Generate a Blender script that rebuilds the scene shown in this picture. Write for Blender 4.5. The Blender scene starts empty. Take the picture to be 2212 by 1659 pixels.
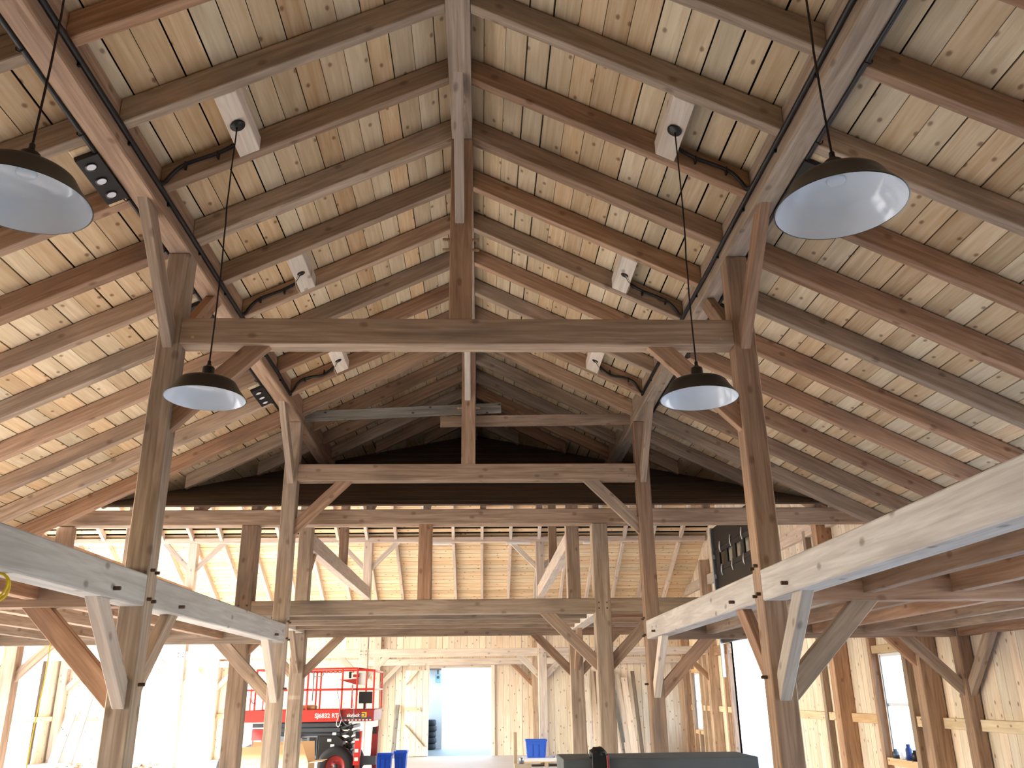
import bpy, bmesh, math, random
from mathutils import Vector as V, Matrix

random.seed(7)
sc = bpy.context.scene
COL = sc.collection

# ------------------------------------------------------------------ camera
cam_d = bpy.data.cameras.new('camera'); cam = bpy.data.objects.new('camera', cam_d); COL.objects.link(cam)
cam_d.sensor_width = 36.0; cam_d.lens = 1841.686 * 36 / 2212
cam_d.clip_start = .05; cam_d.clip_end = 500
R0 = V((9.99346309e-01, -3.41886283e-02, -1.17512989e-02))
R1 = V((-6.29326474e-04, -3.41456516e-01, 9.39897362e-01))
R2 = V((3.61463592e-02, 9.39275564e-01, 3.41254825e-01))
cam.matrix_world = Matrix(((R0.x, R1.x, -R2.x, .19), (R0.y, R1.y, -R2.y, 0), (R0.z, R1.z, -R2.z, 1.85), (0, 0, 0, 1)))
sc.camera = cam

# ------------------------------------------------------------------ sky, sun, exposure
w = bpy.data.worlds.new('sky'); sc.world = w; w.use_nodes = True
nt = w.node_tree; bg = nt.nodes['Background']
sky = nt.nodes.new('ShaderNodeTexSky'); sky.sky_type = 'NISHITA'; sky.sun_disc = False
sky.sun_elevation = math.radians(32); sky.sun_rotation = math.radians(250); sky.air_density = 1.0; sky.dust_density = 1.5
hz = nt.nodes.new('ShaderNodeMix'); hz.data_type = 'RGBA'; hz.blend_type = 'ADD'; hz.inputs[0].default_value = 1; hz.inputs[7].default_value = (.34, .40, .50, 1)
nt.links.new(sky.outputs[0], hz.inputs[6]); nt.links.new(hz.outputs[2], bg.inputs[0]);  # thin bright haze over the whole sky
bg.inputs[1].default_value = 1.35
sun_d = bpy.data.lights.new('sun', 'SUN'); sun = bpy.data.objects.new('sun', sun_d); COL.objects.link(sun)
sun_d.energy = 19.0; sun_d.angle = math.radians(.6); sun_d.color = (1, .95, .88)
sdir = V((.72, .52, -.345)).normalized()
sun.rotation_euler = sdir.to_track_quat('-Z', 'Y').to_euler(); sun.location = (-20, -8, 20)
sc.view_settings.view_transform = 'Standard'; sc.view_settings.look = 'None'
sc.view_settings.gamma = 1; sc.view_settings.use_curve_mapping = False
sc.view_settings.exposure = .74
sc.cycles.max_bounces = 9; sc.cycles.diffuse_bounces = 6; sc.cycles.glossy_bounces = 3; sc.cycles.transmission_bounces = 4
sc.cycles.caustics_reflective = False; sc.cycles.caustics_refractive = False
sc.cycles.sample_clamp_indirect = 8

# ------------------------------------------------------------------ materials
def lin(c):
    return tuple(((x / 255) / 12.92 if x <= 10 else ((x / 255 + .055) / 1.055) ** 2.4) for x in c) + (1,)
def newmat(name):
    m = bpy.data.materials.new(name); m.use_nodes = True
    return m, m.node_tree, m.node_tree.nodes['Principled BSDF']
def plain(name, rgb, rough=.5, metal=0, spec=.5, bump=0, noise=0, nscale=8):
    m, t, b = newmat(name)
    b.inputs['Base Color'].default_value = lin(rgb); b.inputs['Roughness'].default_value = rough
    b.inputs['Metallic'].default_value = metal; b.inputs['Specular IOR Level'].default_value = spec
    if noise or bump:
        tc = t.nodes.new('ShaderNodeTexCoord'); n = t.nodes.new('ShaderNodeTexNoise')
        n.inputs['Scale'].default_value = nscale; n.inputs['Detail'].default_value = 6
        t.links.new(tc.outputs['Object'], n.inputs['Vector'])
        if noise:
            mx = t.nodes.new('ShaderNodeMix'); mx.data_type = 'RGBA'
            c = lin(rgb); k = 1 - noise
            mx.inputs[6].default_value = (c[0] * k, c[1] * k, c[2] * k, 1); mx.inputs[7].default_value = tuple(min(1, v * (1 + noise * .6)) for v in c[:3]) + (1,)
            t.links.new(n.outputs['Fac'], mx.inputs[0]); t.links.new(mx.outputs[2], b.inputs['Base Color'])
        if bump:
            bp = t.nodes.new('ShaderNodeBump'); bp.inputs['Strength'].default_value = bump; bp.inputs['Distance'].default_value = .01
            t.links.new(n.outputs['Fac'], bp.inputs['Height']); t.links.new(bp.outputs[0], b.inputs['Normal'])
    return m

def wood(name, light, dark, knot=(96, 62, 38), knots=.5, stain=(120, 112, 100), stained=.35, var=.22, rough=.72, grain=1.0, kscale=2.6):
    """grain along local X, blotches, knots, a shift per object"""
    m, t, b = newmat(name); N = t.nodes.new; L = t.links.new
    tc = N('ShaderNodeTexCoord'); oi = N('ShaderNodeObjectInfo')
    off = N('ShaderNodeMath'); off.operation = 'MULTIPLY'; off.inputs[1].default_value = 53.0; L(oi.outputs['Random'], off.inputs[0])
    cmb = N('ShaderNodeCombineXYZ'); L(off.outputs[0], cmb.inputs[0]); L(off.outputs[0], cmb.inputs[1]); L(off.outputs[0], cmb.inputs[2])
    add = N('ShaderNodeVectorMath'); add.operation = 'ADD'; L(tc.outputs['Object'], add.inputs[0]); L(cmb.outputs[0], add.inputs[1])
    def mapped(sx, sy, sz):
        mp = N('ShaderNodeVectorMath'); mp.operation = 'MULTIPLY'; mp.inputs[1].default_value = (sx, sy, sz); L(add.outputs[0], mp.inputs[0]); return mp
    g1 = N('ShaderNodeTexNoise'); g1.inputs['Scale'].default_value = 1; g1.inputs['Detail'].default_value = 5; g1.inputs['Roughness'].default_value = .6; g1.inputs['Distortion'].default_value = .6
    L(mapped(1.1 * grain, 22 * grain, 22 * grain).outputs[0], g1.inputs['Vector'])
    g2 = N('ShaderNodeTexNoise'); g2.inputs['Scale'].default_value = 1; g2.inputs['Detail'].default_value = 3
    L(mapped(.9, 3.2, 3.2).outputs[0], g2.inputs['Vector'])
    wv = N('ShaderNodeTexNoise'); wv.inputs['Scale'].default_value = 1; wv.inputs['Detail'].default_value = 2; wv.inputs['Distortion'].default_value = 1.5
    L(mapped(.55, 7, 7).outputs[0], wv.inputs['Vector'])
    sn = N('ShaderNodeMath'); sn.operation = 'MULTIPLY'; sn.inputs[1].default_value = 26; L(wv.outputs['Fac'], sn.inputs[0])
    si = N('ShaderNodeMath'); si.operation = 'SINE'; L(sn.outputs[0], si.inputs[0])
    # base mix
    f1 = N('ShaderNodeMapRange'); f1.inputs[1].default_value = .3; f1.inputs[2].default_value = .7; L(g1.outputs['Fac'], f1.inputs[0])
    f2 = N('ShaderNodeMath'); f2.operation = 'MULTIPLY_ADD'; f2.inputs[1].default_value = .13; L(si.outputs[0], f2.inputs[0]); L(f1.outputs[0], f2.inputs[2])
    mx = N('ShaderNodeMix'); mx.data_type = 'RGBA'; mx.inputs[6].default_value = lin(light); mx.inputs[7].default_value = lin(dark); L(f2.outputs[0], mx.inputs[0])
    # stains (own shape, weathering)
    f3 = N('ShaderNodeMapRange'); f3.inputs[1].default_value = .52; f3.inputs[2].default_value = .75; f3.inputs[4].default_value = stained; L(g2.outputs['Fac'], f3.inputs[0])
    mx2 = N('ShaderNodeMix'); mx2.data_type = 'RGBA'; L(f3.outputs[0], mx2.inputs[0]); L(mx.outputs[2], mx2.inputs[6]); mx2.inputs[7].default_value = lin(stain)
    # knots
    vo = N('ShaderNodeTexVoronoi'); vo.voronoi_dimensions = '2D'; vo.inputs['Scale'].default_value = kscale; vo.inputs['Randomness'].default_value = 1
    sx = N('ShaderNodeSeparateXYZ'); L(add.outputs[0], sx.inputs[0])
    yz = N('ShaderNodeMath'); yz.operation = 'ADD'; L(sx.outputs[1], yz.inputs[0]); L(sx.outputs[2], yz.inputs[1])
    kx = N('ShaderNodeMath'); kx.operation = 'MULTIPLY'; kx.inputs[1].default_value = .62; L(sx.outputs[0], kx.inputs[0])
    kc = N('ShaderNodeCombineXYZ'); L(kx.outputs[0], kc.inputs[0]); L(yz.outputs[0], kc.inputs[1])
    wb = N('ShaderNodeVectorMath'); wb.operation = 'MULTIPLY_ADD'; wb.inputs[1].default_value = (.05, .05, 0); L(g2.outputs['Color'], wb.inputs[0]); L(kc.outputs[0], wb.inputs[2])
    L(wb.outputs[0], vo.inputs['Vector'])
    f4 = N('ShaderNodeMapRange'); f4.inputs[1].default_value = .085; f4.inputs[2].default_value = .035; f4.inputs[4].default_value = knots; L(vo.outputs['Distance'], f4.inputs[0])
    mx3 = N('ShaderNodeMix'); mx3.data_type = 'RGBA'; L(f4.outputs[0], mx3.inputs[0]); L(mx2.outputs[2], mx3.inputs[6]); mx3.inputs[7].default_value = lin(knot)
    hs = N('ShaderNodeHueSaturation'); L(mx3.outputs[2], hs.inputs['Color'])
    r2 = N('ShaderNodeMath'); r2.operation = 'MULTIPLY'; r2.inputs[1].default_value = 7.13; L(oi.outputs['Random'], r2.inputs[0])
    fr = N('ShaderNodeMath'); fr.operation = 'FRACT'; L(r2.outputs[0], fr.inputs[0])
    vv = N('ShaderNodeMapRange'); vv.inputs[3].default_value = 1 - var; vv.inputs[4].default_value = 1 + var * .55; L(oi.outputs['Random'], vv.inputs[0]); L(vv.outputs[0], hs.inputs['Value'])
    hv = N('ShaderNodeMapRange'); hv.inputs[3].default_value = .49; hv.inputs[4].default_value = .508; L(fr.outputs[0], hv.inputs[0]); L(hv.outputs[0], hs.inputs['Hue'])
    sv = N('ShaderNodeMapRange'); sv.inputs[3].default_value = 1.1; sv.inputs[4].default_value = 1 - var * 1.1; L(fr.outputs[0], sv.inputs[0]); L(sv.outputs[0], hs.inputs['Saturation'])
    L(hs.outputs[0], b.inputs['Base Color'])
    b.inputs['Roughness'].default_value = rough; b.inputs['Specular IOR Level'].default_value = .25
    bp = N('ShaderNodeBump'); bp.inputs['Strength'].default_value = .18; bp.inputs['Distance'].default_value = .004
    L(g1.outputs['Fac'], bp.inputs['Height']); L(bp.outputs[0], b.inputs['Normal'])
    return m

MT = wood('fir_timber', (190, 160, 132), (146, 116, 90), stain=(116, 102, 92), stained=.6, var=.26)
MP = wood('lit_planed_timber', (222, 208, 192), (190, 172, 154), stain=(164, 156, 148), stained=.5, knots=.45)  # planed wood, paled further for the bright cool light on it
MPL = wood('grey_planed_beam', (208, 203, 196), (178, 170, 162), stain=(150, 142, 134), stained=.5, knots=.55)
MB = wood('pine_board', (228, 205, 168), (204, 174, 132), knot=(120, 80, 48), knots=.75, stain=(178, 150, 108), stained=.55, var=.2, kscale=3.8)
MS = wood('spruce_siding', (240, 228, 210), (220, 202, 176), knot=(126, 90, 66), knots=.75, stain=(196, 170, 140), stained=.45, var=.14, kscale=3.8)
MF = wood('lit_pine_board', (238, 216, 180), (214, 186, 144), knot=(120, 84, 54), knots=.8, stain=(190, 164, 126), stained=.4, var=.14, kscale=3.8)  # pine board copy, paled to imitate strong light on the far slope
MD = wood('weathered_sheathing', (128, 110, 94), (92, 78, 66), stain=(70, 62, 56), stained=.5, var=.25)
MG = wood('grey_weathered_board', (150, 146, 136), (104, 100, 94), knot=(40, 38, 36), knots=.9, stain=(90, 94, 92), stained=.5, kscale=4.5)
MW = wood('whitewood_board', (238, 228, 214), (212, 198, 180), stain=(190, 180, 168), stained=.3)
MPEG = wood('oak_peg', (206, 176, 138), (160, 128, 92), knots=0, stained=0)
MPEGD = wood('dark_peg', (112, 88, 70), (80, 60, 48), knots=0, stained=0)
M_felt = plain('black_felt', (10, 9, 8), .95, spec=.1)
M_conc = plain('concrete', (206, 204, 200), .7, noise=.14, bump=.1, nscale=1.2)
M_concd = plain('dark_concrete', (120, 122, 112), .6, noise=.3, nscale=1.5)  # concrete in a darker, greenish grey
M_ground = plain('gravel_yard', (206, 200, 190), .95, noise=.15, nscale=.6)
M_blk = plain('black_enamel', (26, 22, 19), .38, spec=.5)
M_blkm = plain('black_plastic', (17, 17, 18), .5)
M_wht = plain('white_enamel', (230, 238, 248), .16, spec=.6)
M_cable = plain('black_conduit', (20, 20, 22), .42)
M_cord = plain('cloth_cord', (40, 24, 18), .8)
M_wire = plain('bare_wire', (210, 200, 180), .4)
M_lens = plain('frosted_lens', (240, 242, 250), .2)
M_zinc = plain('galvanised_steel', (160, 168, 178), .35, metal=.8)
M_hinge = plain('bright_hinge', (235, 238, 238), .3, metal=.3)
M_door = plain('black_door_skin', (24, 25, 27), .45, bump=.05, nscale=40)
M_red = plain('red_paint', (206, 50, 40), .4, noise=.12, nscale=4)
M_redd = plain('dark_red_paint', (150, 36, 34), .45)
M_grey = plain('dark_grey_paint', (66, 72, 80), .45, noise=.15, nscale=3)
M_mgrey = plain('mid_grey_paint', (120, 130, 140), .5)
M_tyre = plain('tyre_rubber', (26, 26, 28), .75, bump=.2, nscale=30)
M_yel = plain('yellow_rubber', (230, 200, 30), .5)
M_blue = plain('blue_plastic', (48, 98, 200), .4)
M_blue2 = plain('bright_blue_plastic', (20, 92, 220), .4)
M_card = plain('cardboard', (186, 148, 108), .85, noise=.1, nscale=5)
M_cardi = plain('cardboard_inside', (214, 184, 142), .85, noise=.1, nscale=5)
M_slab = plain('grey_stained_board', (94, 98, 100), .8, noise=.35, bump=.15, nscale=5)
M_paper = plain('white_paper', (236, 234, 230), .8)
M_text = plain('white_decal', (240, 238, 234), .6)
M_decy = plain('yellow_decal', (236, 190, 50), .6)
M_decb = plain('blue_decal', (40, 60, 120), .6)
M_upvc = plain('white_window_frame', (226, 230, 236), .35)
M_dkframe = plain('dark_window_seal', (44, 50, 60), .4)
M_whitewall = plain('white_wall_panel', (240, 240, 238), .6)
M_grnbox = plain('pale_green_plastic', (150, 190, 190), .4)
mg, tg, bgx = newmat('window_glass')
for n in list(tg.nodes):
    if n.type == 'BSDF_PRINCIPLED': tg.nodes.remove(n)
_gl = tg.nodes.new('ShaderNodeBsdfGlossy'); _gl.inputs['Roughness'].default_value = .02
_tr = tg.nodes.new('ShaderNodeBsdfTransparent'); _tr.inputs[0].default_value = (.93, .96, .97, 1)
_mx = tg.nodes.new('ShaderNodeMixShader'); _mx.inputs[0].default_value = .07; tg.links.new(_tr.outputs[0], _mx.inputs[1]); tg.links.new(_gl.outputs[0], _mx.inputs[2])
tg.links.new(_mx.outputs[0], tg.nodes['Material Output'].inputs[0])
M_glass = mg

# ------------------------------------------------------------------ helpers
WM = {}          # world matrix of every object made here
X, Y, Z = V((1, 0, 0)), V((0, 1, 0)), V((0, 0, 1))
def place(o, mw, parent=None):
    COL.objects.link(o); WM[o.name] = mw
    if parent is not None:
        o.parent = parent; o.matrix_parent_inverse = Matrix(); o.matrix_local = WM[parent.name].inverted() @ mw
    else:
        o.matrix_world = mw
    return o
def tag(o, label=None, cat=None, group=None, kind=None):
    if label: o['label'] = label
    if cat: o['category'] = cat
    if group: o['group'] = group
    if kind: o['kind'] = kind
    return o
def empty(name, loc, parent=None):
    o = bpy.data.objects.new(name, None); o.empty_display_size = .1
    return place(o, Matrix.Translation(V(loc)), parent)
def frame(origin, axis, side):
    x = V(axis).normalized(); y = V(side); y = (y - x * y.dot(x)).normalized(); z = x.cross(y)
    m = Matrix((x, y, z)).transposed().to_4x4(); m.translation = origin; return m
def finish(name, bm, mat, mw, parent=None, smooth=False):
    me = bpy.data.meshes.new(name); bmesh.ops.recalc_face_normals(bm, faces=bm.faces[:])
    if smooth:
        for f in bm.faces: f.smooth = True
    bm.to_mesh(me); bm.free()
    for m in (mat if isinstance(mat, (list, tuple)) else [mat]): me.materials.append(m)
    return place(bpy.data.objects.new(name, me), mw, parent)
def prism(name, poly, ext, axis, mat, parent=None, bev=.006):
    """planar polygon (world points) pushed along ext; local X runs along axis"""
    poly = [V(p) for p in poly]; ext = V(ext); c = sum(poly, V()) / len(poly) + ext / 2
    mw = frame(c, axis, ext if abs(V(axis).normalized().dot(ext.normalized())) < .99 else poly[1] - poly[0]); inv = mw.inverted()
    bm = bmesh.new()
    a = [bm.verts.new(inv @ p) for p in poly]; b = [bm.verts.new(inv @ (p + ext)) for p in poly]
    bm.faces.new(a); bm.faces.new(b[::-1]); n = len(a)
    for i in range(n): bm.faces.new((a[i], b[i], b[(i + 1) % n], a[(i + 1) % n]))
    if bev:
        bmesh.ops.recalc_face_normals(bm, faces=bm.faces[:])
        bmesh.ops.bevel(bm, geom=bm.edges[:], offset=bev, segments=1, affect='EDGES')
    return finish(name, bm, mat, mw, parent)
def beam(name, p0, p1, wside, dup, mat, up=Z, parent=None, bev=.006):
    """rectangular timber centred on p0-p1; wside across, dup along up"""
    p0, p1 = V(p0), V(p1); ax = (p1 - p0).normalized(); u = V(up) if abs(ax.dot(V(up).normalized())) < .98 else V((0, 1, 0)) if abs(ax.y) < .9 else V((0, 0, 1)); u = (u - ax * u.dot(ax)).normalized(); s = ax.cross(u)
    o = -u * dup / 2 - s * wside / 2
    return prism(name, [p0 + o, p1 + o, p1 + o + u * dup, p0 + o + u * dup], s * wside, ax, mat, parent, bev)
def box(name, lo, hi, mat, axis=None, parent=None, bev=.004):
    lo, hi = V(lo), V(hi); d = hi - lo
    ax = V(axis) if axis is not None else (X, Y, Z)[max(range(3), key=lambda i: d[i])]
    if abs(ax.z) > .5: poly = [lo, lo + X * d.x, lo + X * d.x + Z * d.z, lo + Z * d.z]; ext = Y * d.y
    elif abs(ax.x) > .5: poly = [lo, lo + X * d.x, lo + X * d.x + Z * d.z, lo + Z * d.z]; ext = Y * d.y
    else: poly = [lo, lo + Y * d.y, lo + Y * d.y + Z * d.z, lo + Z * d.z]; ext = X * d.x
    return prism(name, poly, ext, ax, mat, parent, bev)
def lathe(name, prof, mat, loc, parent=None, axis=Z, seg=32, smooth=True):
    bm = bmesh.new(); rings = []
    for r, z in prof:
        rings.append([bm.verts.new((r * math.cos(2 * math.pi * k / seg), r * math.sin(2 * math.pi * k / seg), z)) for k in range(seg)] if r > 1e-5 else [bm.verts.new((0, 0, z))])
    for a, b in zip(rings, rings[1:]):
        for k in range(seg):
            q = [a[k % len(a)], a[(k + 1) % len(a)], b[(k + 1) % len(b)], b[k % len(b)]]
            q = list(dict.fromkeys(q))
            if len(q) > 2: bm.faces.new(q)
    ax = V(axis).normalized(); side = X if abs(ax.x) < .9 else Y
    z = ax; x = (side - z * side.dot(z)).normalized(); y = z.cross(x)
    mw = Matrix((x, y, z)).transposed().to_4x4(); mw.translation = V(loc)
    return finish(name, bm, mat, mw, parent, smooth)
def cyl(name, p0, p1, r, mat, parent=None, seg=10):
    p0, p1 = V(p0), V(p1); h = (p1 - p0).length
    return lathe(name, [(0, 0), (r, 0), (r, h), (0, h)], mat, p0, parent, p1 - p0, seg, False)
def tube(name, pts, r, mat, parent=None, seg=8, closed=False, smooth_pts=0):
    pts = [V(p) for p in pts]
    for _ in range(smooth_pts):
        q = [pts[0]]
        for a, b in zip(pts, pts[1:]): q += [a * .75 + b * .25, a * .25 + b * .75]
        pts = q + [pts[-1]]
    c = sum(pts, V()) / len(pts); bm = bmesh.new(); rings = []; n = len(pts); ref = None
    for i, p in enumerate(pts):
        t = (pts[(i + 1) % n if closed else min(i + 1, n - 1)] - pts[(i - 1) % n if closed else max(i - 1, 0)]).normalized()
        if ref is None: ref = (X if abs(t.x) < .8 else Y)
        u = (ref - t * ref.dot(t)).normalized(); v = t.cross(u); ref = u
        rings.append([bm.verts.new(p - c + (u * math.cos(2 * math.pi * k / seg) + v * math.sin(2 * math.pi * k / seg)) * r) for k in range(seg)])
    for i in range(n if closed else n - 1):
        a, b = rings[i], rings[(i + 1) % n]
        for k in range(seg): bm.faces.new((a[k], a[(k + 1) % seg], b[(k + 1) % seg], b[k]))
    if not closed: bm.faces.new(rings[0][::-1]); bm.faces.new(rings[-1])
    return finish(name, bm, mat, Matrix.Translation(c), parent, True)
def dup(o, delta, parent=None):
    c = o.copy(); place(c, Matrix.Translation(V(delta)) @ WM[o.name], parent)
    for k in o.children: dup(k, delta, c)
    return c
ORD = 'zero first second third fourth fifth sixth seventh eighth ninth tenth eleventh twelfth thirteenth fourteenth fifteenth sixteenth seventeenth eighteenth nineteenth twentieth twenty-first twenty-second twenty-third twenty-fourth'.split()
def peg(parent, p0, p1, r=.016, m=None):
    return cyl('peg', p0, p1, r, m or MPEG, parent, 8)
def brace(name, corner, dirh, leg, thick, depth, mat, label, group=None, lap=.012):
    """knee brace below a beam: corner = where the post face meets the underside of the beam; dirh = horizontal unit away from the post"""
    c = V(corner); h = V(dirh); a = depth * math.sqrt(2)
    s = h.cross(Z) * thick
    e = lap
    poly = [c - Z * leg - h * e, c + h * leg + Z * e, c + h * (leg - a) + Z * e, c - Z * (leg - a) - h * e]
    poly = [p - s / 2 for p in poly]
    o = prism(name, poly, s, (h + Z), mat, None, .005)
    return tag(o, label, 'brace', group)

H = 1.85                      # eye height above the floor
SL = .49                      # roof pitch
ZC = 5.45 + H                 # underside of the boards at the near ridge
ZR = 5.22 + H                 # underside of the rafters at the near ridge line
Y1, Y2, Y3 = 7.10, 12.30, 12.90
A = 2.5                       # inner face of the nave posts
PW = .20                      # post width
XW = 7.10                     # inner face of the boards of the wall at +x
XL = -13.40                   # gable wall at -x
YF = 29.60                    # far wall
ZM = 2.74 + H                 # underside of the main roof boards at its eave (Y3)
YR = 21.30                    # main ridge
def zmain(y): return ZM + SL * (min(y, 2 * YR - y) - Y3)
def yval(x): return Y3 + (ZC - SL * abs(x) - ZM) / SL     # where the near roof meets the main roof
SP = 5.2 / 6

# ------------------------------------------------------------------ ground and floor
def slab(name, x0, x1, y0, y1, z0, z1, mat): return box(name, (x0, y0, z0), (x1, y1, z1), mat, X, None, 0)
g = slab('ground', -90, 90, -70, 150, -.35, -.12, M_ground); tag(g, 'pale gravel yard around the barn, glaring through the openings', None, None, 'structure')
fl = slab('floor', XL, XW, -2.5, YF, -.119, 0, M_conc); tag(fl, 'pale concrete floor of the barn', None, None, 'structure')

# ------------------------------------------------------------------ ceiling boards
ce = empty('ceiling', (0, 7, ZC)); tag(ce, 'near roof: golden pine boards running lengthwise above the rafters', None, None, 'structure')
cs = 1 / math.sqrt(1 + SL * SL)
def plank(parent, name, a, b, n, th, ax, y0, y1, mat):
    """board with cross-section from a to b (2D points as world vectors at y0), thickness th along n"""
    e = V(ax) * (y1 - y0)
    return prism(name, [a, b, b + n * th, a + n * th], e, ax, mat, parent, 0)
W8 = .2066
for s in (-1, 1):
    dn = V((s * cs, 0, -SL * cs)); nn = V((s * SL * cs, 0, cs))
    t = .03; k = 0
    while t < 8.05:
        gp = random.choice((.006, .009, .013, .016)); w8 = W8 * random.uniform(.96, 1.04); z = random.uniform(0, .005)
        p0 = V((0, 0, ZC)) + dn * t + nn * z; p1 = p0 + dn * (w8 - gp)
        ye = max(yval(p0.x) + .06, Y3 - .06)
        a = p0 + Y * -2.4; b = p1 + Y * -2.4
        o = prism('ceiling_board', [a, b, b + nn * .025, a + nn * .025], Y * (ye + 2.4), Y, MB, ce, 0)
        # let the grain run along Y
        t += w8; k += 1
    # roofing felt above the boards closes the joints
    a = V((0, -2.45, ZC + .034)); b = a + dn * 8.12
    pts = [a, b, V((b.x, Y3 - .05, b.z)), V((s * 5.6, Y3 - .05, ZC + .034 - SL * 5.6)), V((0, yval(0) + .12, ZC + .034))]
    prism('roofing_felt', pts, nn * .012, Y, M_felt, ce, 0)

# main roof: near slope and far slope, boards running along X
cm = empty('ceiling', (0, YR, zmain(YR))); tag(cm, 'main barn roof over the cross wing: horizontal boards on rafters, far slope in view', None, None, 'structure')
for s, y0 in ((1, Y3 - .12), (-1, 2 * YR - Y3 + .12)):
    dn = V((0, s * cs, SL * cs)); nn = V((0, -s * SL * cs, cs)); p = V((XL, y0, zmain(Y3) - SL * .12))
    t = 0; tot = (YR - Y3 + .12) / cs
    while t < tot - .05:
        w8 = W8 * random.uniform(.97, 1.03); gp = .0006 if s > 0 else random.choice((.012, .016, .02))
        yb = p.y + s * t * cs
        if s < 0 and 25.70 < yb < 25.97 and t > 0:      # open joint above the far purlin
            t += .09; w8 = W8 * .8
        a = p + dn * t + nn * random.uniform(0, .004 if s < 0 else .006); b = a + dn * (w8 - gp)
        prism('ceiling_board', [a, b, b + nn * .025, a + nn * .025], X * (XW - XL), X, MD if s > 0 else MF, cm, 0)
        t += w8
    if s < 0:
        a = p + nn * .036; b = a + dn * tot
        prism('roofing_felt', [a, b, b + nn * .012, a + nn * .012], X * (XW - XL), X, M_felt, cm, 0)

# ------------------------------------------------------------------ near frame: ridge, purlins, rafters
def front_of(k):   # words for rafter number k counted from the front truss
    if k == 0: return 'in line with the front truss'
    if k == 6: return 'in line with the second truss'
    return ('%s one nearer than the front truss' % ORD[-k]) if k < 0 else (('%s one beyond the front truss' % ORD[k]) if k < 6 else ('%s one beyond the second truss' % ORD[k - 6]))
zrb = ZR + .0 - .06
rid = prism('ridge_beam', [(-.1, -2.3, zrb), (.1, -2.3, zrb), (.1, -2.3, ZC - SL * .1 - .004), (0, -2.3, ZC - .006), (-.1, -2.3, ZC - SL * .1 - .004)], Y * (yval(0) - .35 + 2.3), Y, MT)
tag(rid, 'long ridge beam running down the peak of the near roof', 'beam')
pur = {}
for s in (-1, 1):
    zb = 3.87 + H; xi, xo = s * A, s * (A + PW)
    zt = lambda x: ZC - SL * abs(x) - .006
    o = prism('purlin', [(xi, -2.3, zb), (xo, -2.3, zb), (xo, -2.3, zt(xo)), (xi, -2.3, zt(xi))], Y * (yval(2.7) - .35 + 2.3), Y, MT, None, .012)
    tag(o, 'heavy lengthwise purlin carrying the %s roof slope above the posts, black cable along its flanks' % ('left' if s < 0 else 'right'), 'purlin'); pur[s] = o
rd = ZC - ZR - .008    # vertical depth of a rafter
for s in (-1, 1):
    side = 'left' if s < 0 else 'right'
    for part, x0, x1 in (('between ridge and purlin', .1, A), ('between purlin and eave', A + PW, 7.15)):
        for k in range(-5, 13):
            y = Y1 + k * SP; th = .14 if k in (0, 6) else .098
            xe = x1
            yv = yval(0) - .5 - y
            if y + .15 > Y3:
                if yv < x0 + .5: continue
                if yv < x1 + .4: xe = yv - .35
            vis = (y > 2.0)
            if not vis and k % 2: pass
            zz = ZR
            jit = random.uniform(-.006, .006)
            P = lambda x, dz: V((s * x, y, ZR + jit - SL * x + dz))
            o = prism('rafter', [P(x0, 0), P(xe, 0), P(xe, rd - jit), P(x0, rd - jit)], Y * th, V((s, 0, -SL)), MT)
            lab, g = 'rafter on the %s slope %s, %s' % (side, part, front_of(k)), 'rafters of the near roof'
            tag(o, lab, 'rafter', g)

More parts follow.
